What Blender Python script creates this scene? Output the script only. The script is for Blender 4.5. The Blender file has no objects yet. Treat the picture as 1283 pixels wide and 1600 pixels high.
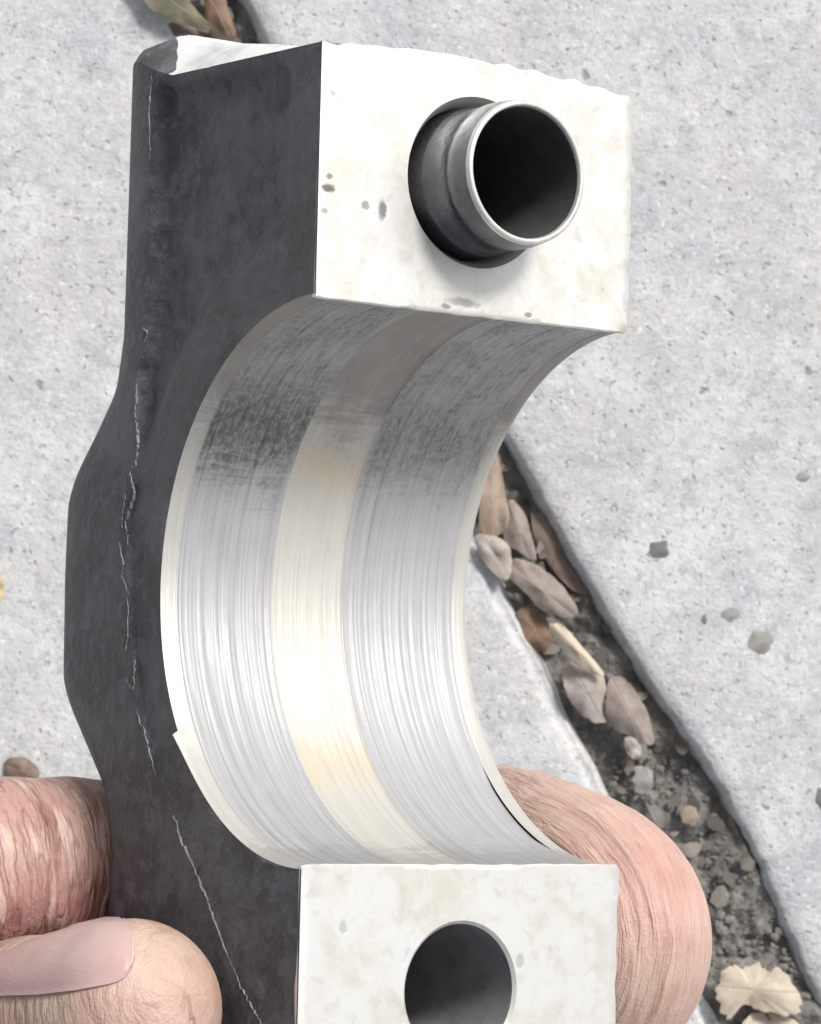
import bpy, bmesh, math
import numpy as np
from mathutils import Matrix, Vector

sc = bpy.context.scene
COL = sc.collection

# ------------------------------------------------------------------ camera
H = 0.80                      # camera height above the concrete (m)
S = 0.030                     # bore radius of the cap (m); cap is modelled in bore radii
cam_d = bpy.data.cameras.new('camera')
cam = bpy.data.objects.new('camera', cam_d); COL.objects.link(cam)
cam.location = (0, 0, H)      # straight down, image-up = +Y
cam_d.sensor_fit = 'VERTICAL'; cam_d.sensor_height = 24.0; cam_d.sensor_width = 24.0
cam_d.lens = 24.0 * 5200 / 1600
cam_d.clip_start = 0.01; cam_d.clip_end = 500
cam_d.dof.use_dof = True; cam_d.dof.focus_distance = 0.362; cam_d.dof.aperture_fstop = 140.0
sc.camera = cam

# ------------------------------------------------------------------ light
SUN = Vector((0.50, 0.56, 0.66)).normalized()
elev = math.asin(SUN.z); azim = math.atan2(SUN.x, SUN.y)
w = bpy.data.worlds.new("World"); sc.world = w; w.use_nodes = True
nt = w.node_tree; bg = nt.nodes['Background']
sky = nt.nodes.new('ShaderNodeTexSky'); sky.sky_type = 'NISHITA'; sky.sun_disc = False
sky.sun_elevation = elev; sky.sun_rotation = azim
sky.air_density = 1.0; sky.dust_density = 4.0; sky.ozone_density = 1.0
hs = nt.nodes.new('ShaderNodeHueSaturation'); hs.inputs['Saturation'].default_value = 0.33
nt.links.new(sky.outputs[0], hs.inputs['Color']); nt.links.new(hs.outputs[0], bg.inputs['Color'])
bg.inputs['Strength'].default_value = 0.06
sd = bpy.data.lights.new('sun', 'SUN'); sd.energy = 1.5; sd.angle = math.radians(12); sd.color = (1, .965, .92)
so = bpy.data.objects.new('sun', sd); COL.objects.link(so)
so.rotation_euler = (-SUN).to_track_quat('-Z', 'Y').to_euler(); so.location = (1, 1, 2)
sc.view_settings.view_transform = 'Standard'; sc.view_settings.look = 'None'
sc.view_settings.exposure = 0.95; sc.view_settings.gamma = 1.0

# ------------------------------------------------------------------ frame of the cap
def rod(r):
    r = np.array(r); a = np.linalg.norm(r); k = r / a
    K = np.array([[0, -k[2], k[1]], [k[2], 0, -k[0]], [-k[1], k[0], 0]])
    return np.eye(3) + np.sin(a) * K + (1 - np.cos(a)) * K @ K
RC = rod([-.06350154, .61100539, -.04443285]); TC = np.array([-.35293379, -.23312858, -11.5324437])
F, CX, CY = 5200.0, 641.5, 800.0
WD = 1.398                    # width of the cap in bore radii
def ray(u, v): return np.array([(u - CX) / F, (CY - v) / F, -1.0])
def un(u, v, X):              # point of the plane X = const of the cap (cap units)
    d = RC.T @ ray(u, v); o = -RC.T @ TC
    return o + (X - o[0]) / d[0] * d
def unz(u, v, Z):
    d = RC.T @ ray(u, v); o = -RC.T @ TC
    return o + (Z - o[2]) / d[2] * d
def cap2world(p): return S * (np.asarray(p) @ RC.T + TC) + np.array([0, 0, H])
def at(u, v, z=0.0):          # point at world height z
    return np.array([0, 0, H]) + ray(u, v) * (H - z)

# ------------------------------------------------------------------ small helpers
rng = np.random.default_rng(7)
def vnoise(x, y=0.0, seed=0):
    x = np.asarray(x, float); y = np.asarray(y, float) + np.zeros_like(x)
    def h(i, j):
        n = np.sin(i * 127.1 + j * 311.7 + seed * 74.7) * 43758.5453
        return n - np.floor(n)
    xi, yi = np.floor(x), np.floor(y); fx, fy = x - xi, y - yi
    fx = fx * fx * (3 - 2 * fx); fy = fy * fy * (3 - 2 * fy)
    return ((h(xi, yi) * (1 - fx) + h(xi + 1, yi) * fx) * (1 - fy) + (h(xi, yi + 1) * (1 - fx) + h(xi + 1, yi + 1) * fx) * fy) * 2 - 1
def sstep(a, b, x):
    t = np.clip((np.asarray(x, float) - a) / (b - a), 0, 1); return t * t * (3 - 2 * t)
def tag(o, label=None, cat=None, group=None, kind=None):
    if label: o['label'] = label
    if cat: o['category'] = cat
    if group: o['group'] = group
    if kind: o['kind'] = kind
    return o
def mesh_obj(name, v, f, mat, parent=None, smooth=True, sharp=None, uv=None):
    me = bpy.data.meshes.new(name); me.from_pydata([tuple(map(float, p)) for p in v], [], [tuple(map(int, q)) for q in f])
    if uv is not None:
        l = me.uv_layers.new(name='UVMap'); idx = np.zeros(len(me.loops), int); me.loops.foreach_get('vertex_index', idx)
        l.data.foreach_set('uv', np.asarray(uv, float)[idx].ravel())
    me.update()
    if smooth:
        me.polygons.foreach_set('use_smooth', [True] * len(me.polygons))
        if sharp: me.set_sharp_from_angle(angle=math.radians(sharp))
    me.materials.append(mat)
    o = bpy.data.objects.new(name, me); COL.objects.link(o)
    if parent: o.parent = parent
    return o
def grid_faces(n, m, flip=False, wrap=False):
    f = []
    for i in range(n - 1):
        for j in range(m if wrap else m - 1):
            a, b = i * m + j, i * m + (j + 1) % m
            q = (a, b, b + m, a + m)
            f.append(q[::-1] if flip else q)
    return f
def join(parts):
    V, Fc, U = [], [], []; o = 0
    for p in parts:
        V.append(np.asarray(p[0], float)); Fc += [tuple(i + o for i in q) for q in p[1]]
        U.append(p[2] if len(p) > 2 else np.zeros((len(p[0]), 2))); o += len(p[0])
    return np.vstack(V), Fc, np.vstack(U)

# ------------------------------------------------------------------ materials
class NT:
    def __init__(s, name):
        s.m = bpy.data.materials.new(name); s.m.use_nodes = True
        s.t = s.m.node_tree; s.b = s.t.nodes['Principled BSDF']
    def n(s, typ, **k):
        x = s.t.nodes.new(typ)
        for a, b in k.items(): setattr(x, a, b)
        return x
    def set(s, inp, v):
        if hasattr(v, 'links') or isinstance(v, bpy.types.NodeSocket): s.t.links.new(v, inp)
        else: inp.default_value = v
    def coord(s, which='Object'): return s.n('ShaderNodeTexCoord').outputs[which]
    def attr(s, name, out='Fac'): return s.n('ShaderNodeAttribute', attribute_name=name).outputs[out]
    def mapping(s, v, scale=(1, 1, 1), rot=(0, 0, 0), loc=(0, 0, 0)):
        x = s.n('ShaderNodeMapping'); s.set(x.inputs['Vector'], v); x.inputs['Scale'].default_value = scale
        x.inputs['Rotation'].default_value = rot; x.inputs['Location'].default_value = loc; return x.outputs[0]
    def noise(s, v, scale, detail=4, rough=.6, dist=0.0, out=0):
        x = s.n('ShaderNodeTexNoise'); s.set(x.inputs['Vector'], v)
        x.inputs['Scale'].default_value = scale; x.inputs['Detail'].default_value = detail
        x.inputs['Roughness'].default_value = rough; x.inputs['Distortion'].default_value = dist; return x.outputs[out]
    def voro(s, v, scale, feature='F1', out='Distance', rnd=1.0):
        x = s.n('ShaderNodeTexVoronoi', feature=feature); s.set(x.inputs['Vector'], v); x.inputs['Scale'].default_value = scale
        x.inputs['Randomness'].default_value = rnd; return x.outputs[out]
    def math(s, op, a, b=0.0, c=0.0, clamp=False):
        x = s.n('ShaderNodeMath', operation=op, use_clamp=clamp)
        s.set(x.inputs[0], a); s.set(x.inputs[1], b); s.set(x.inputs[2], c); return x.outputs[0]
    def rng(s, v, a, b, c=0.0, d=1.0, smooth=True):
        x = s.n('ShaderNodeMapRange', interpolation_type='SMOOTHSTEP' if smooth else 'LINEAR'); s.set(x.inputs[0], v)
        for i, q in enumerate((a, b, c, d)): x.inputs[i + 1].default_value = q
        return x.outputs[0]
    def mix(s, f, a, b, mode='MIX'):
        x = s.n('ShaderNodeMix', data_type='RGBA', blend_type=mode); s.set(x.inputs[0], f)
        for i, q in ((6, a), (7, b)): s.set(x.inputs[i], q if not isinstance(q, tuple) else (*q, 1) if len(q) == 3 else q)
        return x.outputs[2]
    def comb(s, x=0.0, y=0.0, z=0.0):
        q = s.n('ShaderNodeCombineXYZ'); s.set(q.inputs[0], x); s.set(q.inputs[1], y); s.set(q.inputs[2], z); return q.outputs[0]
    def sep(s, v):
        q = s.n('ShaderNodeSeparateXYZ'); s.set(q.inputs[0], v); return q.outputs
    def bump(s, h, dist, strength=1.0, prev=None):
        x = s.n('ShaderNodeBump'); s.set(x.inputs['Height'], h); x.inputs['Distance'].default_value = dist; x.inputs['Strength'].default_value = strength
        if prev is not None: s.set(x.inputs['Normal'], prev)
        return x.outputs[0]
    def fin(s, color=None, rough=None, metal=None, normal=None, spec=None):
        b = s.b.inputs
        if color is not None: s.set(b['Base Color'], color if not isinstance(color, tuple) else (*color, 1)[:4])
        if rough is not None: s.set(b['Roughness'], rough)
        if metal is not None: s.set(b['Metallic'], metal)
        if normal is not None: s.set(b['Normal'], normal)
        if spec is not None: b['Specular IOR Level'].default_value = spec
        return s.m

def mat_concrete():
    m = NT('concrete'); c = m.coord()
    wv = m.n('ShaderNodeVectorMath', operation='ADD'); m.set(wv.inputs[0], c)
    ns = m.n('ShaderNodeVectorMath', operation='SCALE'); m.set(ns.inputs[0], m.noise(c, 420, 3, .6, out=1)); ns.inputs['Scale'].default_value = .0035
    m.set(wv.inputs[1], ns.outputs[0]); cw = wv.outputs[0]
    big = m.noise(c, 48, 5, .65, .4); mid = m.noise(m.mapping(c, (1, 1.15, 1), (0, 0, .6)), 260, 6, .75, .3)
    fine = m.noise(c, 720, 4, .75, .2); grain = m.noise(c, 1900, 2, .6)
    col = m.mix(m.rng(big, .35, .66), (.56, .575, .60), (.72, .72, .72))
    col = m.mix(m.rng(m.noise(m.mapping(c, loc=(2, 7, 0)), 30, 4, .65, .5), .46, .64, 0, .7), col, (.60, .59, .57))
    col = m.mix(m.rng(m.noise(m.mapping(c, loc=(8, 3, 0)), 90, 5, .7, .6), .52, .66, 0, .55), col, (.43, .45, .48))
    col = m.mix(m.rng(mid, .50, .66, 0, .65), col, (.44, .45, .465))
    col = m.mix(m.rng(mid, .46, .34, 0, .60), col, (.80, .805, .81))
    col = m.mix(m.rng(fine, .56, .68, 0, .60), col, (.34, .345, .35))
    col = m.mix(m.rng(fine, .44, .32, 0, .5), col, (.82, .82, .815))
    sp = m.math('MULTIPLY', m.rng(m.voro(cw, 560), .34, .16), m.rng(m.noise(c, 380, 2, .6), .50, .60))
    col = m.mix(m.math('MULTIPLY', sp, .55), col, (.30, .30, .305))
    sl = m.math('MULTIPLY', m.rng(m.voro(m.mapping(cw, loc=(3, 1, 0)), 480), .36, .18), m.rng(m.noise(m.mapping(c, loc=(5, 2, 0)), 300, 2, .6), .50, .60))
    col = m.mix(m.math('MULTIPLY', sl, .6), col, (.86, .86, .855))
    d = m.voro(cw, 170, out='Distance'); pick = m.rng(m.noise(c, 120, 1, .5), .60, .68)
    spot = m.math('MULTIPLY', m.rng(d, .26, .10), pick)
    col = m.mix(m.math('MULTIPLY', spot, .6), col, (.20, .20, .205))
    h = m.math('ADD', m.math('MULTIPLY', mid, .5), m.math('ADD', m.math('MULTIPLY', fine, .5), m.math('MULTIPLY', grain, .2)))
    h = m.math('SUBTRACT', h, m.math('ADD', m.math('MULTIPLY', spot, .4), m.math('MULTIPLY', sp, .35)))
    return m.fin(col, .9, 0, m.bump(h, .0010, .8), .25)
def mat_cast():
    m = NT('cast_skin'); c = m.coord()
    n = m.noise(c, 330, 6, .7, .3); n2 = m.noise(c, 1100, 4, .7); n3 = m.noise(c, 75, 4, .65); d = m.voro(c, 420)
    col = m.mix(m.rng(n3, .36, .64), (.078, .080, .085), (.142, .147, .157))
    col = m.mix(m.rng(n, .47, .62, 0, .65), col, (.185, .195, .22))
    col = m.mix(m.rng(n, .46, .34, 0, .7), col, (.052, .052, .055))
    col = m.mix(m.rng(n2, .62, .72, 0, .6), col, (.03, .03, .032))
    col = m.mix(m.math('MULTIPLY', m.attr('flange'), .30), col, (.150, .153, .143))
    h = m.math('ADD', m.math('MULTIPLY', n, .6), m.math('ADD', m.math('MULTIPLY', n2, .35), m.math('MULTIPLY', d, .2)))
    return m.fin(col, m.rng(n, .3, .7, .5, .72), 0.0, m.bump(h, .0010, .9), .35)
def mat_pad():
    m = NT('machined_face'); c = m.coord()
    n = m.noise(c, 420, 5, .65, .5); n2 = m.noise(c, 1500, 3, .6); n3 = m.noise(c, 190, 4, .65, .8); n4 = m.noise(c, 60, 2, .5)
    col = m.mix(m.rng(n3, .42, .72, 0, .75), (.76, .76, .745), (.65, .615, .52))
    col = m.mix(m.rng(n, .50, .74, 0, .5), col, (.52, .515, .49))
    col = m.mix(m.rng(n, .42, .30, 0, .5), col, (.80, .80, .79))
    d = m.voro(c, 330); pick = m.rng(m.noise(c, 150, 1, .5), .70, .75)
    pit = m.math('MULTIPLY', m.rng(d, .30, .10), pick)
    wob = m.math('MULTIPLY', m.math('SUBTRACT', n, .5), 1.9)
    xyz = m.sep(c)
    for x, y, rx, ry, k in ((.035, 1.372, .035, .018, .9), (.045, 1.415, .016, .012, .7), (.20, 1.33, .020, .018, .6), (.275, 1.325, .022, .045, .8), (.63, 1.025, .085, .022, .55), (.56, 1.005, .03, .016, .7), (.93, 1.01, .02, .012, .7), (.03, 1.29, .016, .013, .5), (.18, -1.20, .02, .03, .35), (.95, -1.33, .02, .03, .4)):
        a = m.math('DIVIDE', m.math('SUBTRACT', xyz[0], x * S), rx * S); b = m.math('DIVIDE', m.math('SUBTRACT', xyz[1], y * S), ry * S)
        q = m.math('ADD', m.math('SQRT', m.math('ADD', m.math('MULTIPLY', a, a), m.math('MULTIPLY', b, b))), wob)
        pit = m.math('MAXIMUM', pit, m.rng(q, 1.1, .45, 0, k))
    col = m.mix(pit, col, (.10, .10, .095))
    h = m.math('SUBTRACT', m.math('ADD', m.math('MULTIPLY', n2, .3), m.math('MULTIPLY', n, .35)), pit)
    return m.fin(col, .5, m.math('SUBTRACT', .65, m.math('MULTIPLY', pit, .6)), m.bump(h, .00014, .4))
def mat_bore(name, a, b, dark=1.0, rough=.36, warm=0.0):
    m = NT(name); uv = m.coord('UV'); s = m.sep(uv)          # u: along the arc, v: across the width (bore radii)
    st = m.noise(m.mapping(uv, (1.3, 60, 1)), 1, 5, .7); st2 = m.noise(m.mapping(uv, (2.2, 190, 1)), 1, 3, .7)
    bl = m.noise(m.mapping(uv, (5, 7, 1)), 1, 5, .65, .5); gr = m.noise(m.mapping(uv, (34, 44, 1)), 1, 6, .78, .4); ax = m.noise(m.mapping(uv, (40, 4, 1)), 1, 4, .7, .3)
    col = m.mix(m.rng(st, .35, .68), a, b)
    edge = m.math('ADD', s[0], m.math('MULTIPLY', m.math('ADD', m.math('SUBTRACT', ax, .5), m.math('SUBTRACT', bl, .5)), .40))
    worn_shade = m.rng(edge, .42, .62)                             # rough wear at the dowel end of the arc, its shade painted in too
    col = m.mix(m.math('MULTIPLY', m.rng(gr, .36, .66, .10, .72), m.math('MULTIPLY', m.math('MULTIPLY', worn_shade, m.rng(bl, .34, .62, .25, 1.0)), dark)), col, (.20, .195, .18))
    smudge = m.math('MULTIPLY', m.math('MULTIPLY', m.rng(edge, .34, .56), m.rng(edge, 1.0, .66)), m.math('MULTIPLY', m.rng(s[1], .95, .35, .25, 1.0), m.rng(gr, .34, .58, .25, 1.0)))
    col = m.mix(m.math('MULTIPLY', smudge, .70 * dark if dark == 1 else 0.0), col, (.12, .118, .11))
    if dark < 1: col = m.mix(m.math('MULTIPLY', m.rng(edge, .62, .85), .72), col, (.285, .28, .265))
    pitm = m.math('MULTIPLY', m.rng(gr, .56, .70), m.math('MULTIPLY', m.rng(bl, .38, .62), m.rng(s[0], .05, .5)))
    col = m.mix(m.math('MULTIPLY', pitm, .75 * dark), col, (.10, .098, .092))
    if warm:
        for u0, wd in ((.50, .12), (-.70, .16)):             # warm reflections in the bore, painted in as two patches
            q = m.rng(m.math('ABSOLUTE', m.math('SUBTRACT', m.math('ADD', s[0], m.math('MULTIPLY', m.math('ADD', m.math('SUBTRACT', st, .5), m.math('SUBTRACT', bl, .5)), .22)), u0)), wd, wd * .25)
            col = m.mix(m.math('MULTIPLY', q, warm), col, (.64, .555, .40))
    sc_ = m.noise(m.mapping(uv, (.35, 105, 1)), 1, 3, .75); score = m.math('MULTIPLY', m.rng(sc_, .56, .66), m.rng(m.math('ADD', s[0], m.math('MULTIPLY', m.math('SUBTRACT', bl, .5), 1.6)), .5, -.2, .25, 1.0))
    col = m.mix(m.math('MULTIPLY', score, .34 if dark == 1 else .10), col, (.24, .24, .25))
    col = m.mix(m.math('MULTIPLY', m.rng(sc_, .42, .32), .40), col, (.64, .64, .65))
    line = m.rng(st2, .62, .74)
    col = m.mix(m.math('MULTIPLY', line, .26), col, (.30, .30, .31))
    col = m.mix(m.math('MULTIPLY', m.rng(edge, -1.12, -1.34), .55), col, (.30, .30, .29))      # shade of the lower end, painted in as grey
    h = m.math('SUBTRACT', m.math('ADD', m.math('MULTIPLY', st, .6), m.math('MULTIPLY', st2, .6)), m.math('MULTIPLY', pitm, .8))
    h = m.math('SUBTRACT', h, m.math('ADD', m.math('MULTIPLY', m.math('MULTIPLY', gr, worn_shade), .5), m.math('MULTIPLY', score, .6)))
    return m.fin(col, m.rng(bl, .3, .7, rough - .04, rough + .10), m.math('SUBTRACT', .42, m.math('MULTIPLY', pitm, .3)), m.bump(h, .00018, .45))
def mat_steel(name, col, rough, metal=1.0):
    m = NT(name); c = m.coord(); n = m.noise(c, 260, 4, .65)
    cc = m.mix(m.rng(n, .4, .7), tuple(col), tuple(x * .7 for x in col))
    return m.fin(cc, m.rng(n, .3, .7, rough - .06, rough + .1), metal, m.bump(n, .0002, .5))
def mat_skin():
    m = NT('skin'); c = m.coord()
    al, ar, amt, red, pale, fi = (m.attr(k) for k in ('along', 'around', 'wrinkle', 'redness', 'dirt', 'finger'))
    def st(a, b, d, r, ds): return m.noise(m.comb(m.math('MULTIPLY', al, a), m.math('MULTIPLY', ar, b), fi), 1.0, d, r, ds)
    wob = m.math('MULTIPLY', m.math('SUBTRACT', m.noise(c, 240, 2, .5), .5),   .0007)
    al = m.math('ADD', al, wob)
    n0 = st(330, 60, 2, .5, .1); n1 = st(900, 130, 2, .55, .1); n2 = st(2100, 330, 2, .6, .1)
    patch = m.rng(m.noise(c, 170, 3, .6), .34, .56, .45, 1.0)
    crease = m.math('MULTIPLY', m.rng(m.math('ABSOLUTE', m.math('SUBTRACT', n1, .49)), .045, .0), patch)
    fold = m.math('MULTIPLY', m.rng(n0, .47, .36), patch)
    blot = m.noise(c, 150, 4, .6); blot2 = m.noise(c, 620, 3, .6)
    col = m.mix(m.rng(blot, .3, .7), (.54, .385, .30), (.64, .50, .41))
    col = m.mix(m.rng(m.noise(c, 70, 3, .6), .42, .66, 0, .3), col, (.56, .33, .30))
    col = m.mix(m.math('MULTIPLY', red, .85), col, (.48, .225, .215))
    col = m.mix(m.math('MULTIPLY', m.math('MULTIPLY', fold, amt), .55, clamp=True), col, (.27, .115, .10))
    col = m.mix(m.math('MULTIPLY', m.math('MULTIPLY', crease, amt), .34, clamp=True), col, (.27, .125, .105))
    col = m.mix(m.math('MULTIPLY', m.math('MULTIPLY', m.rng(n1, .54, .68), amt), .42, clamp=True), col, (.72, .58, .51))
    col = m.mix(m.rng(blot2, .55, .72, 0, .22), col, (.42, .24, .19))
    col = m.mix(m.math('MULTIPLY', pale, m.rng(blot2, .36, .62, .25, .9)), col, (.16, .13, .105))
    h = m.math('SUBTRACT', m.math('ADD', m.math('MULTIPLY', n1, .55), m.math('MULTIPLY', n0, .9)), m.math('ADD', m.math('MULTIPLY', crease, .10), m.math('MULTIPLY', fold, .25)))
    h = m.math('ADD', m.math('MULTIPLY', h, m.math('MINIMUM', amt, .75)), m.math('MULTIPLY', n2, m.math('ADD', m.math('MULTIPLY', amt, .22), .06)))
    h = m.math('ADD', h, m.math('MULTIPLY', m.voro(c, 3000), .035))
    x = m.fin(col, .50, 0, m.bump(h, .0016, .85), .4)
    m.b.inputs['Subsurface Weight'].default_value = .15
    m.b.inputs['Subsurface Radius'].default_value = (1.0, .35, .2); m.b.inputs['Subsurface Scale'].default_value = .0015
    return x
def mat_nail():
    m = NT('nail'); c = m.coord(); n = m.noise(c, 200, 3, .6); n2 = m.noise(m.mapping(c, (300, 2600, 1500)), 1, 2, .5)
    col = m.mix(m.rng(n, .3, .7), (.53, .35, .335), (.58, .41, .39))
    u = m.sep(m.coord('UV'))[0]; col = m.mix(m.rng(u, .90, .965, 0, .75), col, (.62, .52, .46)); col = m.mix(m.rng(u, .975, .999, 0, .8), col, (.20, .14, .11))
    return m.fin(col, .28, 0, m.bump(n2, .00008, .6), .5)
def mat_leaf(name, a, b, vein):
    m = NT(name); c = m.coord('UV'); n = m.noise(m.coord(), 330, 5, .65); s = m.sep(c)
    col = m.mix(m.rng(n, .3, .7), a, b)
    r = m.math('ABSOLUTE', s[1]); rib = m.rng(r, .05, .015)
    side = m.math('ABSOLUTE', m.math('SINE', m.math('ADD', m.math('MULTIPLY', s[0], 16.0), m.math('MULTIPLY', r, -9.0))))
    v = m.math('MAXIMUM', rib, m.rng(side, .12, .0, 0, .35))
    col = m.mix(m.math('MULTIPLY', v, .45), col, vein)
    h = m.math('ADD', m.math('MULTIPLY', n, .6), m.math('MULTIPLY', v, .25))
    return m.fin(col, .72, 0, m.bump(h, .0005, .7), .3)
def mat_soil():
    m = NT('soil'); c = m.coord(); n = m.noise(c, 300, 5, .7); n2 = m.noise(c, 60, 3, .6)
    col = m.mix(m.rng(n, .35, .7), (.19, .185, .175), (.31, .295, .27)); col = m.mix(m.rng(n2, .5, .7, 0, .6), col, (.15, .13, .11))
    return m.fin(col, .95, 0, m.bump(n, .002, .9), .2)
M_CON, M_CAST, M_PAD, M_SKIN, M_NAIL, M_SOIL = mat_concrete(), mat_cast(), mat_pad(), mat_skin(), mat_nail(), mat_soil()
M_BAND = mat_bore('bearing_band', (.44, .445, .46), (.515, .515, .53), 1.0, .52)
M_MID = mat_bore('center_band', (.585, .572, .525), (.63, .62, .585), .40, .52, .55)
M_LIP = mat_bore('bore_edge', (.56, .55, .51), (.64, .63, .60), .45, .46)
M_STEEL = mat_steel('dark_sleeve_steel', (.17, .175, .19), .25)
M_RIM = mat_steel('bright_rim', (.80, .79, .76), .4, .5)
M_FLASH = mat_steel('raw_flash', (.34, .34, .34), .6, .4)
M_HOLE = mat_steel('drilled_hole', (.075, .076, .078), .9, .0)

# ------------------------------------------------------------------ ground with its joint
GZ = -0.0075                   # floor of the joint
LE = [(190, -150), (270, 0), (520, 455), (745, 868), (905, 1185), (1108, 1600), (1190, 1760)]
RE = [(285, -150), (378, 0), (560, 310), (790, 690), (1000, 1040), (1130, 1240), (1285, 1570), (1370, 1740)]
def poly_at(P, y):
    P = np.array(P, float); return np.interp(y, P[:, 1], P[:, 0])
def ground():
    ys = np.concatenate([[-60000, -15000, -3000, -700], np.linspace(-150, 1740, 260), [2400, 5000, 15000, 60000]])
    prof = []
    for y in ys:
        yc = np.clip(y, -150, 1740)
        xl, xr = poly_at(LE, yc), poly_at(RE, yc)
        ex = (y - yc) * .545
        j = 0 if y != yc else 1
        a = xl + ex + j * (3 * vnoise(y / 80, 1) + 1.5 * vnoise(y / 17, 2)); b = xr + ex + j * (7 * vnoise(y / 90, 5) + 2.5 * vnoise(y / 23, 6) + 1.5 * vnoise(y / 8, 4))
        # left edge is a tooled lip, right edge a crumbled arris
        cols = [(a - 120000, 0), (a - 8000, 0), (a - 500, 0), (a - 60, 0), (a - 16, 0), (a - 9, -.0003), (a - 4, -.0014), (a + 1, -.0017), (a + 8, -.0016), (a + 14, -.0026), (a + 18, -.005), (a + 22, GZ - .003),
                ((a + b) / 2, GZ - .005), (b - 12, GZ - .003), (b - 6, -.006), (b - 1, -.0030), (b + 5, -.0012), (b + 12, -.0003), (b + 36, 0), (b + 120, 0), (b + 500, 0), (b + 8000, 0), (b + 120000, 0)]
        prof.append([at(x, y, 0) * (1, 1, 0) + np.array([0, 0, z]) for x, z in cols])
    V = np.array(prof); n, m = V.shape[:2]
    o = mesh_obj('ground', V.reshape(-1, 3), grid_faces(n, m, True), M_CON, sharp=50)
    tag(o, 'pale grey weathered concrete paving with a dirt filled joint', kind='structure'); return o
ground()

def blob(c, r, seed, sq=(1, 1, 1), n=1, jag=.35):
    bm = bmesh.new(); bmesh.ops.create_icosphere(bm, subdivisions=n, radius=1)
    rr = np.random.default_rng(seed); V = []
    for q in bm.verts:
        p = np.array(q.co) * (1 + jag * (rr.random() - .5)); V.append(p * np.array(sq) * r + c)
    f = [tuple(v.index for v in x.verts) for x in bm.faces]; bm.free(); return np.array(V), f

def soil():
    rr = np.random.default_rng(3); parts = []
    ys = np.linspace(-150, 1740, 150); P = []
    for y in ys:
        a, b = poly_at(LE, y) + 14, poly_at(RE, y) - 2
        for t in np.linspace(0, 1, 14):
            x = a + (b - a) * t; e = 4 * t * (1 - t)
            z = GZ + .0012 + .0025 * vnoise(x / 33, y / 33, 3) + .0012 * vnoise(x / 11, y / 11, 4) + .003 * sstep(1150, 1450, y) - .001 * e
            P.append(at(x, y, 0) * (1, 1, 0) + np.array([0, 0, z]))
    parts.append((np.array(P), grid_faces(150, 14, True)))
    for k in range(900):
        y = rr.uniform(-100, 1720) if k < 120 else rr.uniform(1120, 1720)
        a, b = poly_at(LE, y) + 22, poly_at(RE, y) - 8; x = rr.uniform(a, b)
        r = .00035 + .0014 * rr.random() ** 5
        parts.append(blob(at(x, y, 0) * (1, 1, 0) + np.array([0, 0, GZ + .0012 + .003 * sstep(1150, 1450, y)]), r, k, (1, .8, .5)))
    V, f, _ = join(parts)
    tag(mesh_obj('soil', V, f, M_SOIL, smooth=False), 'dark damp soil and crumbs lying in the concrete joint', kind='stuff')
soil()

def litter():
    rr = np.random.default_rng(8); parts = []
    for k in range(150):
        y = rr.uniform(-100, 1720); a, b = poly_at(LE, y) + 26, poly_at(RE, y) - 10; x = rr.uniform(a, b); n = 7
        c = at(x, y, 0) * (1, 1, 0) + np.array([0, 0, GZ + .0022 + .002 * rr.random() + .003 * float(sstep(1150, 1450, y))])
        L = rr.uniform(.0007, .0034); W = L * rr.uniform(.35, .8); th = rr.uniform(0, 6.28); nx, ny = rr.uniform(-.5, .5, 2)
        e = [(L * math.cos(t) * rr.uniform(.55, 1.25), W * math.sin(t) * rr.uniform(.55, 1.25)) for t in np.linspace(0, 2 * math.pi, n, endpoint=False)]
        P = np.array([(p * math.cos(th) - q * math.sin(th), p * math.sin(th) + q * math.cos(th)) for p, q in e])
        z = nx * P[:, 0] + ny * P[:, 1]; top = np.c_[P, z] + c; V = np.vstack([top, top - [0, 0, .0003]])
        parts.append((V, [tuple(range(n)), tuple(range(2 * n - 1, n - 1, -1))] + [(i, i + n, (i + 1) % n + n, (i + 1) % n) for i in range(n)]))
    v, f, _ = join(parts)
    m = NT('litter'); c = m.coord(); q = m.voro(c, 230, out='Color'); h = m.sep(q)
    col = m.mix(h[0], (.12, .105, .09), (.27, .235, .20)); m.fin(m.mix(m.math('MULTIPLY', h[1], .5), col, (.17, .165, .155)), .85, 0, None, .2)
    tag(mesh_obj('leaf_litter', v, f, m.m, smooth=False), 'broken grey brown leaf fragments scattered in the concrete joint', kind='stuff')
litter()

# ------------------------------------------------------------------ dry leaves and grit
LEAFMAT = {
 'tan': mat_leaf('leaf_tan', (.31, .235, .18), (.40, .315, .25), (.58, .46, .36)),
 'pale': mat_leaf('leaf_pale', (.37, .325, .295), (.47, .42, .38), (.34, .28, .24)),
 'mauve': mat_leaf('leaf_mauve', (.25, .21, .185), (.34, .29, .26), (.50, .43, .39)),
 'brown': mat_leaf('leaf_brown', (.17, .125, .10), (.25, .19, .155), (.32, .25, .2)),
 'rust': mat_leaf('leaf_rust', (.19, .125, .085), (.27, .185, .13), (.35, .26, .19)),
 'olive': mat_leaf('leaf_olive', (.135, .13, .085), (.21, .20, .135), (.36, .35, .26)),
 'beige': mat_leaf('leaf_beige', (.52, .44, .34), (.64, .56, .45), (.40, .32, .24)),
 'yellow': mat_leaf('leaf_yellow', (.50, .42, .24), (.56, .48, .30), (.4, .3, .1)),
}
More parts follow.
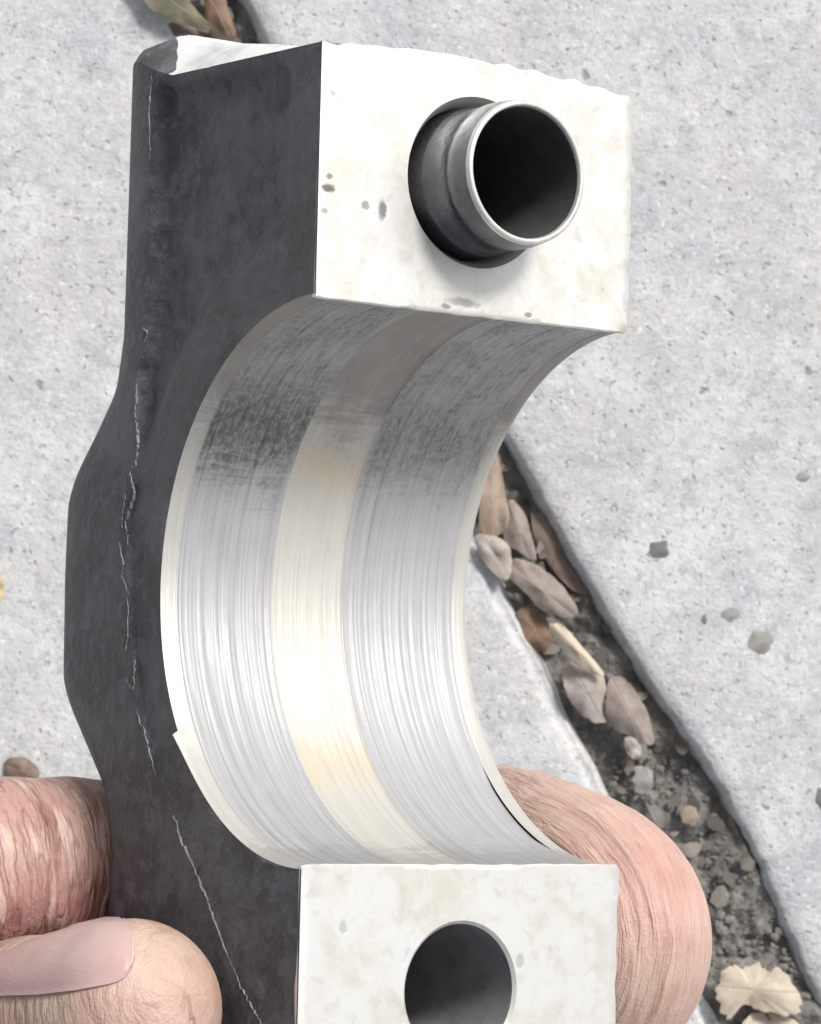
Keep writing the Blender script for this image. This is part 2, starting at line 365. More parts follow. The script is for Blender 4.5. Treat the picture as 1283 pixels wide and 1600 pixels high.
def leaf(px, z0, col, label, dome=.0006, tilt=(0, 0), seed=0, cup=0.0, group='dry leaves in the concrete joint', jag=0.045):
    P = np.array([at(u, v, z0)[:2] for u, v in px]); n = len(P); out = []
    for i in range(n):                                        # smooth closed outline
        p0, p1, p2, p3 = P[i - 1], P[i], P[(i + 1) % n], P[(i + 2) % n]
        for t in np.linspace(0, 1, 6, endpoint=False):
            out.append(.5 * ((2 * p1) + (p2 - p0) * t + (2 * p0 - 5 * p1 + 4 * p2 - p3) * t * t + (3 * p1 - p0 - 3 * p2 + p3) * t ** 3))
    out = np.array(out); c = out.mean(0); k = len(out)
    if jag: out += (out - c) * (jag * vnoise(np.arange(k) * .9, seed))[:, None]
    q = out - c; U, s_, Vt = np.linalg.svd(q, full_matrices=False); ax, ay = Vt[0], Vt[1]; L = np.abs(q @ ax).max(); B = np.abs(q @ ay).max()
    V, UV = [], []
    rings = [1, .93, .75, .5, .25, .001]
    for r in rings:
        for p in out:
            d = (p - c) * r; a, b = d @ ax / L, d @ ay / B
            z = z0 + dome * (1 - r * r) + cup * abs(b) * B * .5 + tilt[0] * d[0] + tilt[1] * d[1] + .0006 * vnoise(a * 2.5, b * 2.5, seed) + .0004 * math.sin(a * 5 + seed)
            V.append((c[0] + d[0], c[1] + d[1], z)); UV.append((a, b))
    m = len(V); V = np.array(V); f = grid_faces(len(rings), k, False, True)
    V2 = V - np.array([0, 0, .00035]); f2 = [tuple(i + m for i in x[::-1]) for x in f]
    rim = [(i, i + m, (i + 1) % k + m, (i + 1) % k) for i in range(k)]
    V = np.vstack([V, V2]); base = np.array([c[0], c[1], z0]); V -= base
    o = mesh_obj('dry_leaf', V, f + f2 + rim, LEAFMAT[col], uv=UV + UV, sharp=45); o.location = base
    return tag(o, label, 'leaf', group)
zj = GZ + .004
leaf([(768, 690), (782, 730), (790, 775), (796, 815), (778, 838), (755, 838), (748, 800), (752, 750)], zj + .0045, 'tan', 'narrow orange tan dry leaf at the upper end of the joint beside the bore lip', seed=1)
leaf([(794, 782), (818, 800), (830, 835), (838, 875), (812, 862), (788, 842)], zj + .0025, 'mauve', 'small grey brown leaf tucked right of the orange tan leaf', seed=2)
leaf([(742, 838), (768, 836), (793, 850), (800, 880), (792, 905), (770, 893), (752, 870)], zj + .006, 'pale', 'whitish dry leaf touching the bore edge in the joint', seed=3)
leaf([(800, 872), (840, 884), (878, 915), (902, 955), (885, 966), (850, 955), (820, 925), (795, 900)], zj + .0045, 'mauve', 'large mauve grey leaf lying across the joint below the whitish leaf', seed=4, dome=.0011)
leaf([(832, 800), (868, 818), (890, 862), (905, 905), (938, 935), (900, 925), (862, 890), (838, 850)], zj - .0015, 'brown', 'dark brown leaf in shade along the right wall of the joint', seed=5)
leaf([(808, 960), (830, 945), (852, 962), (862, 1000), (848, 1020), (820, 1004)], zj + .001, 'rust', 'small rusty brown round leaf near the left wall of the joint', seed=6)
leaf([(858, 980), (880, 978), (905, 1005), (944, 1052), (925, 1052), (890, 1030)], zj + .008, 'beige', 'bright narrow upturned leaf edge in the middle of the joint', seed=7, dome=.001, tilt=(.25, .1))
leaf([(884, 1040), (908, 1036), (940, 1052), (950, 1090), (948, 1128), (920, 1124), (893, 1098), (880, 1066)], zj + .005, 'pale', 'round pinkish grey leaf under the bright narrow leaf', seed=8, dome=.0011)
leaf([(952, 1060), (976, 1060), (1000, 1090), (1018, 1130), (1020, 1164), (1000, 1158), (985, 1150), (962, 1140), (946, 1105)], zj + .0055, 'mauve', 'large grey tan leaf with a torn lower edge in the joint', seed=9, dome=.0012, jag=.06)
leaf([(978, 1152), (992, 1154), (1002, 1168), (998, 1186), (982, 1180), (976, 1164)], zj + .0062, 'pale', 'tiny pale leaf scrap at the torn end of the grey tan leaf', seed=10, dome=.0006)
leaf([(1122, 1535), (1140, 1508), (1160, 1512), (1186, 1506), (1200, 1518), (1218, 1512), (1248, 1562), (1236, 1586), (1190, 1578), (1160, 1572), (1140, 1592), (1124, 1570)], zj + .007, 'beige', 'pale beige torn dry leaf low in the joint beside the bent finger', seed=11, dome=.0012, jag=.1)
leaf([(1165, 1590), (1200, 1584), (1250, 1600), (1262, 1640), (1200, 1660), (1160, 1630)], zj + .004, 'beige', 'beige leaf edge cut off by the bottom of the picture', seed=12)
leaf([(205, -40), (232, 8), (258, 30), (300, 42), (332, 44), (312, 22), (290, -6), (270, -45)], .0035, 'olive', 'olive green dry leaf with a pale rim at the top of the joint', seed=13, dome=.0008, cup=.5)
leaf([(292, -40), (318, 0), (322, 40), (350, 55), (368, 52), (356, 14), (340, -45)], zj + .006, 'rust', 'rusty brown leaf beside the olive leaf at the top of the joint', seed=14, dome=.0011)
leaf([(248, 22), (270, 30), (300, 44), (330, 56), (300, 70), (262, 62)], zj + .003, 'brown', 'brown leaf under the olive leaf above the cap', seed=15)
leaf([(-26, 895), (-4, 893), (6, 915), (2, 938), (-24, 945)], .001, 'yellow', 'yellow leaf tip at the left edge of the picture', seed=16, group='loose leaves on the concrete')
leaf([(8, 1190), (30, 1182), (52, 1192), (62, 1212), (40, 1226), (14, 1220)], .001, 'brown', 'small brown leaf scrap above the wrinkled finger', seed=17, group='loose leaves on the concrete', dome=.0012)

M_GRIT = mat_steel('grit', (.20, .20, .205), .85, 0.0); M_STONE = mat_steel('stone', (.34, .335, .32), .85, 0.0)
def grit(u, v, r, sq, label, mat=M_GRIT, z=0.0, seed=0, name='pebble', grp='pebbles and grit on the concrete'):
    p = at(u, v, z); V, f = blob(np.zeros(3), r, seed, (sq[0], sq[1], sq[2] * .28), 2, .55)
    o = mesh_obj(name, V, f, mat, sharp=35); o.location = p; tag(o, label, 'pebble', grp)
k = (H) / F
grit(1031, 859, 17 * k, (1, .9, .35), 'dark square grit chip right of the joint', seed=21)
grit(1190, 1003, 20 * k, (1, .9, .25), 'largest grey grit patch low on the right concrete', M_STONE, seed=22)
grit(1142, 961, 14 * k, (1, .7, .3), 'small brownish grit chip above the largest grey one', M_STONE, seed=23)
grit(1100, 968, 6 * k, (.7, 1.3, .4), 'thin dark grit sliver left of the brownish chip', seed=24)
grit(1254, 745, 11 * k, (1, .7, .3), 'grey grit speck near the right edge, highest of the chips', M_STONE, seed=25)
grit(1284, 1247, 13 * k, (.8, 1.3, .4), 'black grit chip cut by the right edge of the picture', seed=26)
grit(1005, 1218, 20 * k, (.9, 1, .6), 'greenish grey pebble in the joint below the torn leaf', M_STONE, zj + .001, 27)
grit(1078, 1276, 13 * k, (1, 1.1, .7), 'light brown pebble in the joint right of the bent finger', mat_steel('stone_tan', (.34, .28, .22), .9, 0.0), zj + .002, 28)

# ------------------------------------------------------------------ the bearing cap (cap units, scaled by S in the mesh)
root = bpy.data.objects.new('bearing_cap', None); COL.objects.link(root)
MW = Matrix.Identity(4)
for i in range(3):
    for j in range(3): MW[i][j] = RC[i, j]
    MW[i][3] = S * TC[i] + (H if i == 2 else 0)
root.matrix_world = MW
tag(root, 'black cast bearing cap with bright machined half bore and hollow dowel, held in the hand', 'bearing cap')
def part(name, v, f, mat, parent=None, **k): return mesh_obj(name, np.asarray(v, float) * S, f, mat, parent or root, **k)

PT = 1.888                    # outer end of the pads
NB = 181
TH = np.linspace(-math.pi / 2, math.pi / 2, NB)              # stations round the bore
def lerp(y, pts):
    p = np.array(sorted(pts)); return np.interp(y, p[:, 0], p[:, 1])
def smoothed(pts):
    g = np.linspace(-2.1, 2.1, 421); v = lerp(g, pts); kx = np.hanning(15); kx /= kx.sum()
    vv = np.convolve(np.pad(v, 7, mode='edge'), kx, 'valid'); return lambda y: np.interp(y, g, vv)
backz = smoothed([(-2.1, -1.51), (-.90, -1.515), (-.76, -1.565), (-.44, -1.86), (-.34, -1.925), (.07, -1.937), (.36, -1.93), (.47, -1.872), (.78, -1.565), (.98, -1.52), (2.1, -1.511)])
ridgez = smoothed([(-2.1, -.05), (-1.6, -.22), (-1.19, -.58), (-.876, -.842), (-.62, -1.04), (-.4, -1.15), (-.19, -1.214), (.05, -1.243), (.29, -1.27), (.556, -1.20), (.777, -1.227), (.967, -1.176), (1.6, -1.165), (2.1, -1.17)])
def dY(z): return np.interp(-np.asarray(z), [0, 1.02, 1.17, 1.3, 1.42, 1.52, 2], [0, .038, .085, .14, .155, .12, .12])
def rise(z, e):               # crown of the end wall: a broad slope plus a tight round behind the parting line
    a = np.interp(-z, [0, .656, 1.02, 1.376, 1.52, 2], [0, .105, .155, .085, .05, .04]) * math.sin(min(1, max(0, e) / .24) * math.pi / 2) ** 1.2
    b = np.interp(-z, [1.0, 1.17, 1.3, 1.42, 1.52, 2], [0, .015, .035, .045, .035, .03]) * math.sin(min(1, max(0, e) / .05) * math.pi / 2)
    return float(a + b)
def gflank(z): t = float(np.clip((-z - 1.168) / .323, 0, 1)); return .085 * t ** 1.4 + .02 * t ** 8
WR = WD - .012
def top_add(x, z):
    g = gflank(z); e = min(x - g, WR - g - x)
    return float(dY(z)) + rise(z, e) - .045 * math.exp(z / .06) * float(sstep(.3, 1.0, x))
def stretch(s, z, x):
    return s + math.copysign(1, s) * float(np.clip((abs(s) - 1.6) / (PT - 1.6), 0, 1)) ** 1.5 * top_add(x, z)
def casting():
    rows = np.concatenate([np.linspace(-PT, -1, 46)[:-1], np.sin(TH), np.linspace(1, PT, 46)[1:]])
    V = []; nc = None
    for s in rows:
        f = -math.sqrt(max(0, 1 - s * s)) if abs(s) < 1 else 0.0
        g, o = float(ridgez(s)), float(backz(s)); L = []
        g = min(g, f - .04)
        for t in np.linspace(0, 1, 40):                       # side face with raised flange round the bore and pad
            z = f + (g - f) * t
            rr = math.hypot(s, z)
            d = min(-z, 9) if s > 1.15 else 9
            db = max(0, rr - 1) * .85
            fl = min(d, db) if s > 0.9 else db
            x = .055 * float(sstep(.17, .30, fl)) * float(sstep(.45, .75, s)) * float(sstep(1.87, 1.80, s)) * float(sstep(1.0, .93, t))
            x += .012 * float(sstep(.08, .14, db)) * float(sstep(.75, .45, abs(s))) * float(sstep(1, .9, t))
            x += .006 * (vnoise(s * 5, z * 5, 9)) * float(sstep(0, .1, t)) * float(sstep(1, .9, t))
            L.append((x, stretch(s, z, x), z))
        for t in np.linspace(0, 1, 15)[1:]:                   # drafted flank behind the parting line
            z = g + (o + .02 - g) * t; x = .085 * t ** 1.4 + .02 * t ** 8; L.append((x, stretch(s, z, x), z))
        L.append((.125, stretch(s, o, .125), o + .004)); L.append((.16, stretch(s, o, .16), o))
        L2 = [(WR - x, stretch(s, z, WR - x), z) for x, y, z in L[::-1]]
        xs = np.linspace(.16, WD - .16, 9)[1:-1]
        L += [(x, stretch(s, o, x), o - .01 * math.sin(math.pi * (x - .16) / (WD - .32))) for x in xs] + L2
        V.append(L)
    V = np.array(V); n, m = V.shape[:2]; P = [(V.reshape(-1, 3), grid_faces(n, m, True))]
    # end walls: the dark remainder behind the bright end face, and the whole lower end
    for sgn, z0 in ((1, -.95), (-1, 0.0)):
        P.append(end_strip(sgn, z0, -1.511))
    v, f, _ = join(P)
    o = part('casting', v, f, M_CAST, sharp=38)
    rr = np.hypot(v[:, 1], v[:, 2]); db = np.maximum(0, rr - 1) * .85; dz = np.where(v[:, 1] > 1.15, -v[:, 2], 9)
    fl = np.where(v[:, 1] > .9, np.minimum(dz, db), db)
    mask = np.where(v[:, 1] > .45, 1 - sstep(.19, .27, fl), .35 * (1 - sstep(.08, .14, db))) * (v[:, 0] < .12)
    a_ = o.data.attributes.new('flange', 'FLOAT', 'POINT'); a_.data.foreach_set('value', mask.astype(np.float32))
    return o
def end_strip(sgn, z0, z1, n=30, jag=False):
    q = []
    for a in np.linspace(0, 1, n):
        L = []
        for xx in np.concatenate([np.linspace(0, .3, 24), np.linspace(.3, WD - .3, 8)[1:-1], np.linspace(WD - .3, WD - .012, 12)]):
            ze = z1 + (-.36 * float(sstep(0, .26, xx)) + .03 * vnoise(xx * 12, 3) + .02 * vnoise(xx * 40, 8) if jag else 0)
            z = z0 + (ze - z0) * a
            gx = gflank(z)
            x = float(np.clip(xx, gx, WR - gx))
            y = PT + top_add(x, z)
            L.append((x, sgn * (y + (.0015 if jag else 0)), z))
        q.append(L)
    q = np.array(q); return q.reshape(-1, 3), grid_faces(q.shape[0], q.shape[1], sgn < 0)
cast = casting()
v_, f_ = end_strip(1, .0, -1.04, 60, True)
part('end_face', v_, f_, mat_steel('end_wall_metal', (.86, .86, .86), .5, .15), sharp=45)

# parting flash: broken raw ridge along the flank
def flash():
    rr = np.random.default_rng(11); parts = []
    segs = [([(238, 112), (233, 170), (235, 250)], .004), ([(222, 512), (232, 520), (218, 545)], .006), ([(214, 600), (212, 650), (216, 690), (210, 730)], .007),
            ([(216, 700), (204, 740), (210, 775), (196, 815), (200, 850)], .008), ([(199, 760), (192, 800), (190, 830)], .006), ([(186, 845), (193, 880), (190, 900), (202, 930)], .006), ([(199, 930), (201, 985), (196, 1020)], .004), ([(196, 1062), (209, 1080), (210, 1030)], .004),
            ([(213, 1110), (228, 1150), (240, 1195), (246, 1215)], .007), ([(272, 1275), (284, 1315), (306, 1360), (322, 1400), (331, 1430)], .013), ([(322, 1400), (345, 1465), (360, 1500)], .011), ([(360, 1500), (378, 1545), (398, 1580), (408, 1602)], .006)]
    for px, w0 in segs:
        P = np.array([un(u, v, -.001) for u, v in px]); k = len(P); t = np.linspace(0, k - 1, 9 * (k - 1) + 1)
        Q = np.stack([np.interp(t, range(k), P[:, i]) for i in range(3)], 1)
        Q[:, 1:] += .012 * (rr.random((len(Q), 2)) - .5)
        T = np.gradient(Q, axis=0); T /= np.linalg.norm(T, axis=1)[:, None] + 1e-9; N = np.cross(T, [1, 0, 0])
        ww = w0 * .55 * (np.sin(np.linspace(.12, math.pi - .12, len(Q))) ** .5) * (.6 + .9 * rr.random(len(Q)))
        L = np.stack([Q + N * ww[:, None] + [.006, 0, 0], Q + [-1, 0, 0] * (ww[:, None] * .8), Q - N * ww[:, None] + [.006, 0, 0]], 1)
        parts.append((L.reshape(-1, 3), grid_faces(len(Q), 3)))
    v, f, _ = join(parts); part('parting_flash', v, f, M_FLASH, cast, smooth=False)
flash()

# mating faces
HC = {1: (.69, 1.470), -1: (.69, -1.430)}
def mating(sgn):
    hx, hy = HC[sgn]; N = 288; y0, y1 = (.985, PT) if sgn > 0 else (-PT, -.985)
    ang = np.linspace(0, 2 * math.pi, N, endpoint=False); out = []
    for a in ang:
        c, s = math.cos(a), math.sin(a)
        t = min(((WD - hx) / c) if c > 1e-9 else ((0 - hx) / c) if c < -1e-9 else 9e9, ((y1 - hy) / s) if s > 1e-9 else ((y0 - hy) / s) if s < -1e-9 else 9e9)
        x, y = hx + t * c, hy + t * s
        if sgn > 0 and y > y1 - 1e-6: y += .030 * math.sin(math.pi * x / WD) ** .8 + .008 * vnoise(x * 16, 1) - .01 * sstep(.9, 1.4, x)
        if x > WD - 1e-6: x += .006 * vnoise(y * 14, 2)
        if abs(y - sgn * .985) < 1e-6: y -= sgn * .004 * (.6 + .6 * vnoise(x * 18, 3 + sgn))
        if sgn > 0:                                           # rounded outer corner
            cx_, cy_ = WD - .05, y1 - .05
            if x > cx_ and y > cy_:
                d = np.array([x - cx_, y - cy_]); d /= np.linalg.norm(d); x, y = cx_ + .053 * d[0], cy_ + .053 * d[1]
        out.append((x, y))
    out = np.array(out); cen = np.array([hx, hy]); r0 = .312 if sgn > 0 else .248
    rings = []
    circ = lambda r, z: np.array([(hx + r * math.cos(a), hy + r * math.sin(a), z) for a in ang])
    dirv = (out - cen) / np.linalg.norm(out - cen, axis=1)[:, None]
    if sgn > 0: rings += [circ(.272, -.11), circ(.280, -.075), circ(.290, -.035), circ(.300, -.018)]
    else: rings += [circ(.236, -.012)]
    rings.append(circ(r0, 0))
    for t in (.06, .2, .4, .6, .8, .93): rings.append(np.c_[(circ(r0, 0)[:, :2] * (1 - t) + (out - dirv * .008) * t), np.zeros(N)])
    rings.append(np.c_[out - dirv * .008, np.zeros(N)]); rings.append(np.c_[out - dirv * .002, np.full(N, -.003)]); rings.append(np.c_[out, np.full(N, -.012)]); rings.append(np.c_[out - dirv * .004, np.full(N, -.03)])
    V = np.vstack(rings); o = part('mating_face', V, grid_faces(len(rings), N, True, True), M_PAD, sharp=30)
    o['label'] = 'upper mating face with the hollow dowel' if sgn > 0 else 'lower mating face with an open bolt hole'
def lathe(prof, c, n=96, flip=False):
    V = np.array([[(c[0] + r * math.cos(a), c[1] + r * math.sin(a), z) for a in np.linspace(0, 2 * math.pi, n, endpoint=False)] for r, z in prof])
    return V.reshape(-1, 3), grid_faces(len(prof), n, flip, True)
mating(1); mating(-1)
v, f = lathe([(.271, -.14), (.271, .02), (.268, .035), (.262, .05), (.262, .165), (.2655, .172), (.2655, .215), (.2640, .235), (.2585, .278)], HC[1])
slv = part('dowel_sleeve', v, f, M_STEEL, sharp=40)
v, f = lathe([(.2585, .278), (.2565, .290), (.2525, .2955), (.2445, .297), (.240, .296), (.2365, .290), (.2345, .280)], (HC[1][0], HC[1][1]))
part('sleeve_rim', v, f, M_RIM, slv, sharp=50)
v, f = lathe([(.2345, .280), (.233, .265), (.232, -.6), (.21, -.62), (.21, -1.4), (.001, -1.41)], HC[1])
part('sleeve_bore', v, f, M_HOLE, slv, sharp=40)
v, f = lathe([(.236, -.012), (.233, -.03), (.232, -1.4), (.001, -1.41)], HC[-1])
part('bolt_hole', v, f, mat_steel('bolt_hole_wall', (.24, .243, .248), .8, .0), sharp=40)

# half bore: bands side by side across the width
GROOVES = [.098, .135, .142, .19, .245, .262, .318, .37, .41, .452, .83, .86, .905, .93, 1.0, 1.04, 1.12, 1.21]
def bore_band(name, x0, x1, prof, mat, nx):
    xs = np.linspace(x0, x1, nx); V, UV = [], []
    for th in TH:
        for x in xs:
            r = float(np.interp(x, [p[0] for p in prof], [p[1] for p in prof]))
            y, z = math.sin(th), -math.cos(th); xx = x
            if name == 'edge_chamfer':
                if y < -.535: xx = x - (1 - x / x1) * .030 * math.exp(-(-.535 - y) / .10)
                r += .004 * vnoise(y * 30, 1) * (1 - x / x1) * 0
            else:
                r += .0015 * vnoise(x * 60, 2) * (1.6 if x < .485 else 1) + .0014 * vnoise(x * 170 + vnoise(th * 2, x * 9), 3)
            if name == 'bearing_band' and x > 1.22: r += .010 * float(sstep(1.22, 1.28, x)) * float(sstep(-.62, -.74, y) * sstep(-.96, -.90, y))
            r += sum(.0032 * math.exp(-((x - g_) / .0045) ** 2) for g_ in GROOVES) if name == 'bearing_band' else 0
            V.append((xx, r * y, r * z if abs(th) < 1.57 else 0)); UV.append((th, x))
    n = len(TH); return part(name, V, grid_faces(n, nx), mat, uv=UV, sharp=40)
bore_band('edge_chamfer', 0, .064, [(0, 1.0), (.010, .998), (.056, .988), (.064, .985)], M_LIP, 8)
bore_band('bearing_band', .064, .485, [(.064, .985), (.074, .990), (.485, .990)], M_BAND, 110)
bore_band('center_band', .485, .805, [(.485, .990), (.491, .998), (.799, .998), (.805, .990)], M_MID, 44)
bore_band('bearing_band', .805, 1.325, [(.805, .990), (1.315, .990), (1.325, .992)], M_BAND, 110)
bore_band('bore_lip', 1.325, WD, [(1.325, .992), (1.335, .986), (1.38, .992), (1.398, 1.0)], M_LIP, 12)

# ------------------------------------------------------------------ the hand: one continuous skin from a distance field
def px(u, v, d): return np.array([0, 0, H]) + ray(u, v) * d
def capw(x, y, z): return cap2world(np.array([x, y, z], float))
mm = .001
C3 = capw
def loc(u, v, X): return un(u, v, X)
def curve(P, R, per=4):                                      # smooth joint chain -> short tapered segments
    P = np.array(P, float); R = np.array(R, float); n = len(P); Q, r = [], []
    Pe = np.vstack([2 * P[0] - P[1], P, 2 * P[-1] - P[-2]])
    for i in range(n - 1):
        p0, p1, p2, p3 = Pe[i:i + 4]
        for t in np.linspace(0, 1, per, endpoint=False):
            Q.append(.5 * ((2 * p1) + (p2 - p0) * t + (2 * p0 - 5 * p1 + 4 * p2 - p3) * t * t + (3 * p1 - p0 - 3 * p2 + p3) * t ** 3)); r.append(R[i] + (R[i + 1] - R[i]) * t)
    Q.append(P[-1]); r.append(R[-1]); return cap2world(np.array(Q)), np.array(r)
thTl = un(205, 1578, -.325); thIl = un(0, 1645, -.36)
thMl = np.array([-.85, -2.55, -2.35]); thCl = np.array([-1.75, -3.75, -2.65]); wrl = np.array([-1.7, -4.7, -2.85])
ixMl = np.array([-1.15, -1.55, -2.2]); mdMl = np.array([-.35, -2.3, -2.15]); rgMl = np.array([.2, -2.95, -2.2]); ltMl = np.array([.55, -3.5, -2.3])
CHL = [
 ('thumb', [thTl, thTl * .5 + thIl * .5 + np.array([-.02, 0, 0]), thIl, thMl, thCl], [9.6, 10.1, 10.3, 11.5, 16], 3),
 ('index', [(.75, -1.02, -1.83), (.35, -1.04, -1.84), (-.15, -1.06, -1.85), (-.6, -1.18, -1.92), ixMl], [7.8, 9.2, 9.9, 10.0, 12], 2),
 ('middle', [(1.68, -1.60, -.54), (1.71, -1.45, -.41), (1.72, -1.31, -.35), (1.72, -1.18, -.40), (1.71, -1.075, -.56), (1.72, -1.0, -.87), (1.75, -.95, -1.25), (1.55, -1.0, -1.72), (.9, -1.4, -1.9), mdMl], [8.6, 9.0, 9.3, 9.4, 9.4, 9.3, 9.2, 9.3, 9.8, 12], 2),
 ('ring', [(1.75, -2.45, -.8), (1.85, -2.35, -1.5), (1.25, -2.35, -2.05), rgMl], [7.6, 8.8, 9.4, 12], 2),
 ('little', [(1.6, -2.95, -1.1), (1.7, -2.9, -1.65), (1.3, -3.0, -2.1), ltMl], [6.6, 7.4, 8.0, 11], 2),
]
CH = [(nm, *curve(P, R, per)) for nm, P, R, per in CHL]
wrist = cap2world(wrl)
ixM, mdM, rgM, ltM, thC = (cap2world(q) for q in (ixMl, mdMl, rgMl, ltMl, thCl))
PALM = [(ixM, wrist, 12, 18), (mdM, wrist, 12, 18), (rgM, wrist, 12, 18), (ltM, wrist, 11, 18), (thC, wrist, 16, 18), (thC, mdM, 13, 11), (ixM, mdM, 11, 11), (wrist, wrist + np.array([-.10, -.085, -.01]), 20, 24)]
def seg(p, a, b, r0, r1):
    d = b - a; t = np.clip(((p - a) @ d) / (d @ d), 0, 1)
    return np.linalg.norm(p - a - t[..., None] * d, axis=-1) - (r0 + (r1 - r0) * t) * mm
def smin(a, b, k):
    h = np.clip(.5 + .5 * (b - a) / k, 0, 1); return b * (1 - h) + a * h - k * h * (1 - h)
def sdf(p):
    palm = None
    for a, b, r0, r1 in PALM:
        d = seg(p, a, b, r0, r1); palm = d if palm is None else smin(palm, d, .014)
    fing = None
    for nm, P, R in CH:
        f = None
        for i in range(len(P) - 1):
            d = seg(p, P[i], P[i + 1], R[i], R[i + 1]); f = d if f is None else smin(f, d, .0015)
        palm_k = smin(f, palm, .010) if nm != 'index' else smin(f, palm, .008)
        fing = palm_k if fing is None else smin(fing, palm_k, .0008)
    return fing
def surface_nets(lo, hi, h):
    n = np.ceil((hi - lo) / h).astype(int) + 1
    gx, gy, gz = [lo[i] + h * np.arange(n[i]) for i in range(3)]
    D = np.empty(tuple(n), np.float32)
    c = 5; nc = -(-n // c) + 1                                # coarse pass first, fine values only near the skin
    q = np.stack(np.meshgrid(*[lo[i] + h * c * np.arange(nc[i]) for i in range(3)], indexing='ij'), -1)
    Dc = sdf(q).astype(np.float32)
    ii = [np.minimum((np.arange(n[i]) + c // 2) // c, nc[i] - 1) for i in range(3)]
    D[:] = Dc[np.ix_(*ii)]
    near = np.argwhere(np.abs(D) < h * c * 1.6)
    D[tuple(near.T)] = sdf(lo + h * near)
    ins = D < 0
    acc = np.zeros((n[0] - 1, n[1] - 1, n[2] - 1, 3), np.float32); cnt = np.zeros(acc.shape[:3], np.float32)
    cor = [(a, b, c) for a in (0, 1) for b in (0, 1) for c in (0, 1)]
    sl = lambda A, o: A[o[0]:A.shape[0] - 1 + o[0], o[1]:A.shape[1] - 1 + o[1], o[2]:A.shape[2] - 1 + o[2]]
    for o in cor:
        for ax in range(3):
            if o[ax] == 0:
                o2 = list(o); o2[ax] = 1
                a, b = sl(D, o), sl(D, o2); m = (a < 0) != (b < 0)
                t = np.where(m, a / np.where(m, a - b, 1), 0)
                for k_ in range(3): acc[..., k_] += np.where(m, o[k_] + (t if k_ == ax else 0), 0)
                cnt += m
    act = cnt > 0; idx = np.full(act.shape, -1, np.int64); idx[act] = np.arange(act.sum())
    ijk = np.argwhere(act); V = lo + h * (ijk + acc[act] / cnt[act][:, None])
    faces = []
    for ax in range(3):
        u, v = (ax + 1) % 3, (ax + 2) % 3
        s0 = [slice(None)] * 3; s1 = [slice(None)] * 3; s0[ax] = slice(0, -1); s1[ax] = slice(1, None)
        a, b = ins[tuple(s0)], ins[tuple(s1)]
        e = np.argwhere(a != b); e = e[(e[:, u] > 0) & (e[:, v] > 0) & (e[:, u] < n[u] - 1) & (e[:, v] < n[v] - 1)]
        sgn = a[tuple(e.T)]
        def g(du, dv):
            k2 = e.copy(); k2[:, u] -= du; k2[:, v] -= dv; return idx[tuple(k2.T)]
        q = np.stack([g(1, 1), g(0, 1), g(0, 0), g(1, 0)], 1); q[~sgn] = q[~sgn][:, ::-1]; faces.append(q)
    return V, np.vstack(faces)
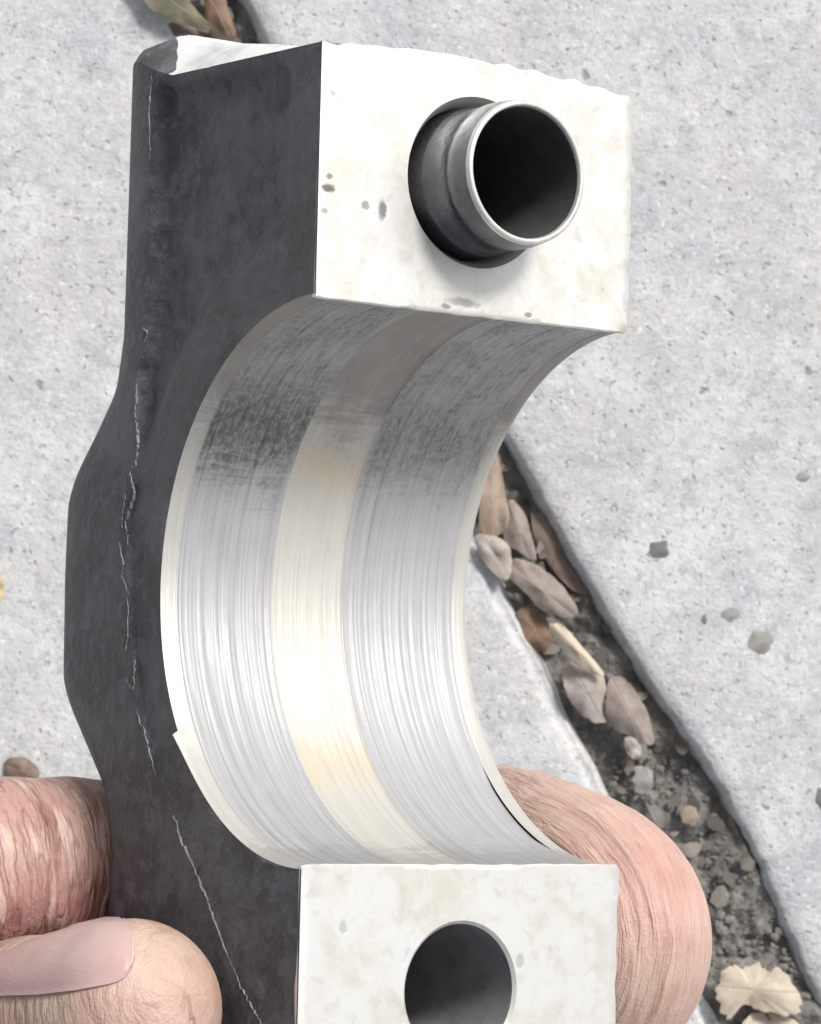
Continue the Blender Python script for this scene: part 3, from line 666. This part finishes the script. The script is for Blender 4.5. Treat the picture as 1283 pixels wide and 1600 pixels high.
def build_hand():
    allp = np.vstack([np.array(P) for _, P, _ in CH] + [np.array([q[0], q[1]]) for q in PALM])
    lo = allp.min(0) - .026; hi = allp.max(0) + .026
    V, Fc = surface_nets(lo, hi, .0007)
    for _ in range(2):                                       # pull the vertices onto the field
        e = 1e-4; d = sdf(V); G = np.stack([(sdf(V + e * np.eye(3)[i]) - d) / e for i in range(3)], 1)
        V = V - (d / np.maximum((G * G).sum(1), .2))[:, None] * G
    best = np.full(len(V), 9.0); along = np.zeros(len(V)); around = np.zeros(len(V)); fid = np.zeros(len(V)); wr = np.zeros(len(V)); red = np.zeros(len(V)); dirt = np.zeros(len(V))
    for k_, (nm, P, R) in enumerate(CH):
        base = 0.0; sw = np.zeros(len(V)); sa = np.zeros(len(V)); sx = np.zeros(len(V)); sy = np.zeros(len(V)); dm = np.full(len(V), 9.0)
        for i in range(len(P) - 1):
            a, b = P[i], P[i + 1]; d = b - a; L = np.linalg.norm(d); tt = ((V - a) @ d) / L; t = np.clip(tt / L, 0, 1)
            off = V - a - t[:, None] * d; dist = np.linalg.norm(off, axis=1) - (R[i] + (R[i + 1] - R[i]) * t) * mm
            dn = d / L; e1 = RC[:, 0] - dn * (RC[:, 0] @ dn) if nm == 'middle' else np.cross(dn, [0, 0, 1.0]); e1 /= np.linalg.norm(e1); e2 = np.cross(dn, e1)
            w_ = np.exp(-np.clip(dist, -.002, .02) / .0012) + 1e-12; nr = np.linalg.norm(off, axis=1) + 1e-9
            sw += w_; sa += w_ * (base + tt); sx += w_ * (off @ e1) / nr; sy += w_ * (off @ e2) / nr; dm = np.minimum(dm, dist); base += L
        m = dm < best; best = np.where(m, dm, best)
        A = sa / sw; C = np.arctan2(sy, sx) * .0095
        if nm == 'middle': A, C = C, A
        along[m] = A[m]; around[m] = C[m]; fid[m] = k_ * 7.3; wr[m] = {'index': 1.55, 'middle': .46}.get(nm, .8)
    wr *= np.where(fid == 0, .25 + .75 * sstep(-.005, .005, along), 1)
    # redness and grime of the skin; the index's shaded underside painted in as red
    ix = fid == 7.3
    red[:] = .12; red[ix] = .45 + .5 * sstep(.003, -.006, V[ix][:, 1] - cap2world(np.array([-.1, -1.06, -1.6]))[1])
    pm = fid == 14.6; red[pm] = .14 + .55 * np.exp(-((V[pm] - cap2world(np.array([1.70, -1.10, -.22]))) ** 2).sum(1) / (2 * .006 ** 2))
    th = fid == 0; dirt[th] = .9 * np.exp(-((V[th] - cap2world(un(232, 1452, -.22))) ** 2).sum(1) / (2 * .0042 ** 2))
    o = mesh_obj('hand', V, Fc, M_SKIN)
    for nm, A in (('along', along), ('around', around), ('finger', fid), ('wrinkle', wr), ('redness', red), ('dirt', dirt)):
        at_ = o.data.attributes.new(nm, 'FLOAT', 'POINT'); at_.data.foreach_set('value', A.astype(np.float32))
    return tag(o, 'bare hand pinching the bearing cap between thumb and fingers', 'hand')
hand = build_hand()

def nail():
    # thumb nail plate lying on the skin
    edge_t = [(-60, 1512), (0, 1490), (60, 1464), (120, 1442), (165, 1431), (186, 1431), (198, 1438), (206, 1450), (210, 1466)]
    edge_b = [(-60, 1560), (0, 1557), (60, 1555), (120, 1548), (165, 1540), (184, 1535), (196, 1528), (205, 1516), (210, 1500)]
    n, m = 56, 16; V = []
    T = np.array(edge_t, float); B = np.array(edge_b, float); cx_ = np.array([0, 0, H])
    for i in range(n):
        q = i / (n - 1) * (len(T) - 1); a = [np.interp(q, range(len(T)), T[:, k_]) for k_ in (0, 1)]; b = [np.interp(q, range(len(B)), B[:, k_]) for k_ in (0, 1)]
        for j in range(m):
            t = j / (m - 1); u, v = a[0] + (b[0] - a[0]) * t, a[1] + (b[1] - a[1]) * t
            d = ray(u, v); dn = np.linalg.norm(d); s = .28; p = cx_ + d * s; lastp = p; best = (9, p)
            for _ in range(60):
                dd = float(sdf(p[None])[0])
                if dd < best[0]: best = (dd, p)
                if dd < 2e-5 or s > .40: break
                s += dd / dn; p = cx_ + d * s
            p = best[1]
            V.append(p)
    V = np.array(V); e = 2e-4
    G = np.stack([(sdf(V + e * np.eye(3)[i]) - sdf(V - e * np.eye(3)[i])) / (2 * e) for i in range(3)], 1); G /= np.linalg.norm(G, axis=1)[:, None]
    V = V - sdf(V)[:, None] * G
    jj = np.tile(np.linspace(0, 1, m), n); ii = np.repeat(np.linspace(0, 1, n), m)
    lift = .0001 + .00045 * np.sin(np.pi * jj) ** .6 * np.sin(np.pi * np.clip(1.02 - ii, 0, .5)) ** .5 + .00022 * (jj > .999) + .00012 * sstep(.8, 1, ii)
    top = V + G * lift[:, None]; bot = V - G * .0003
    f = grid_faces(n, m, True); k_ = n * m
    ring = [j for j in range(m)] + [i * m + m - 1 for i in range(1, n)] + [(n - 1) * m + j for j in range(m - 2, -1, -1)] + [i * m for i in range(n - 2, 0, -1)]
    f2 = [(ring[a], ring[(a + 1) % len(ring)], ring[(a + 1) % len(ring)] + k_, ring[a] + k_) for a in range(len(ring))]
    o = mesh_obj('thumb_nail', np.vstack([top, bot]), f + f2, M_NAIL, hand, sharp=50, uv=np.tile(np.c_[ii, jj], (2, 1)))
nail()
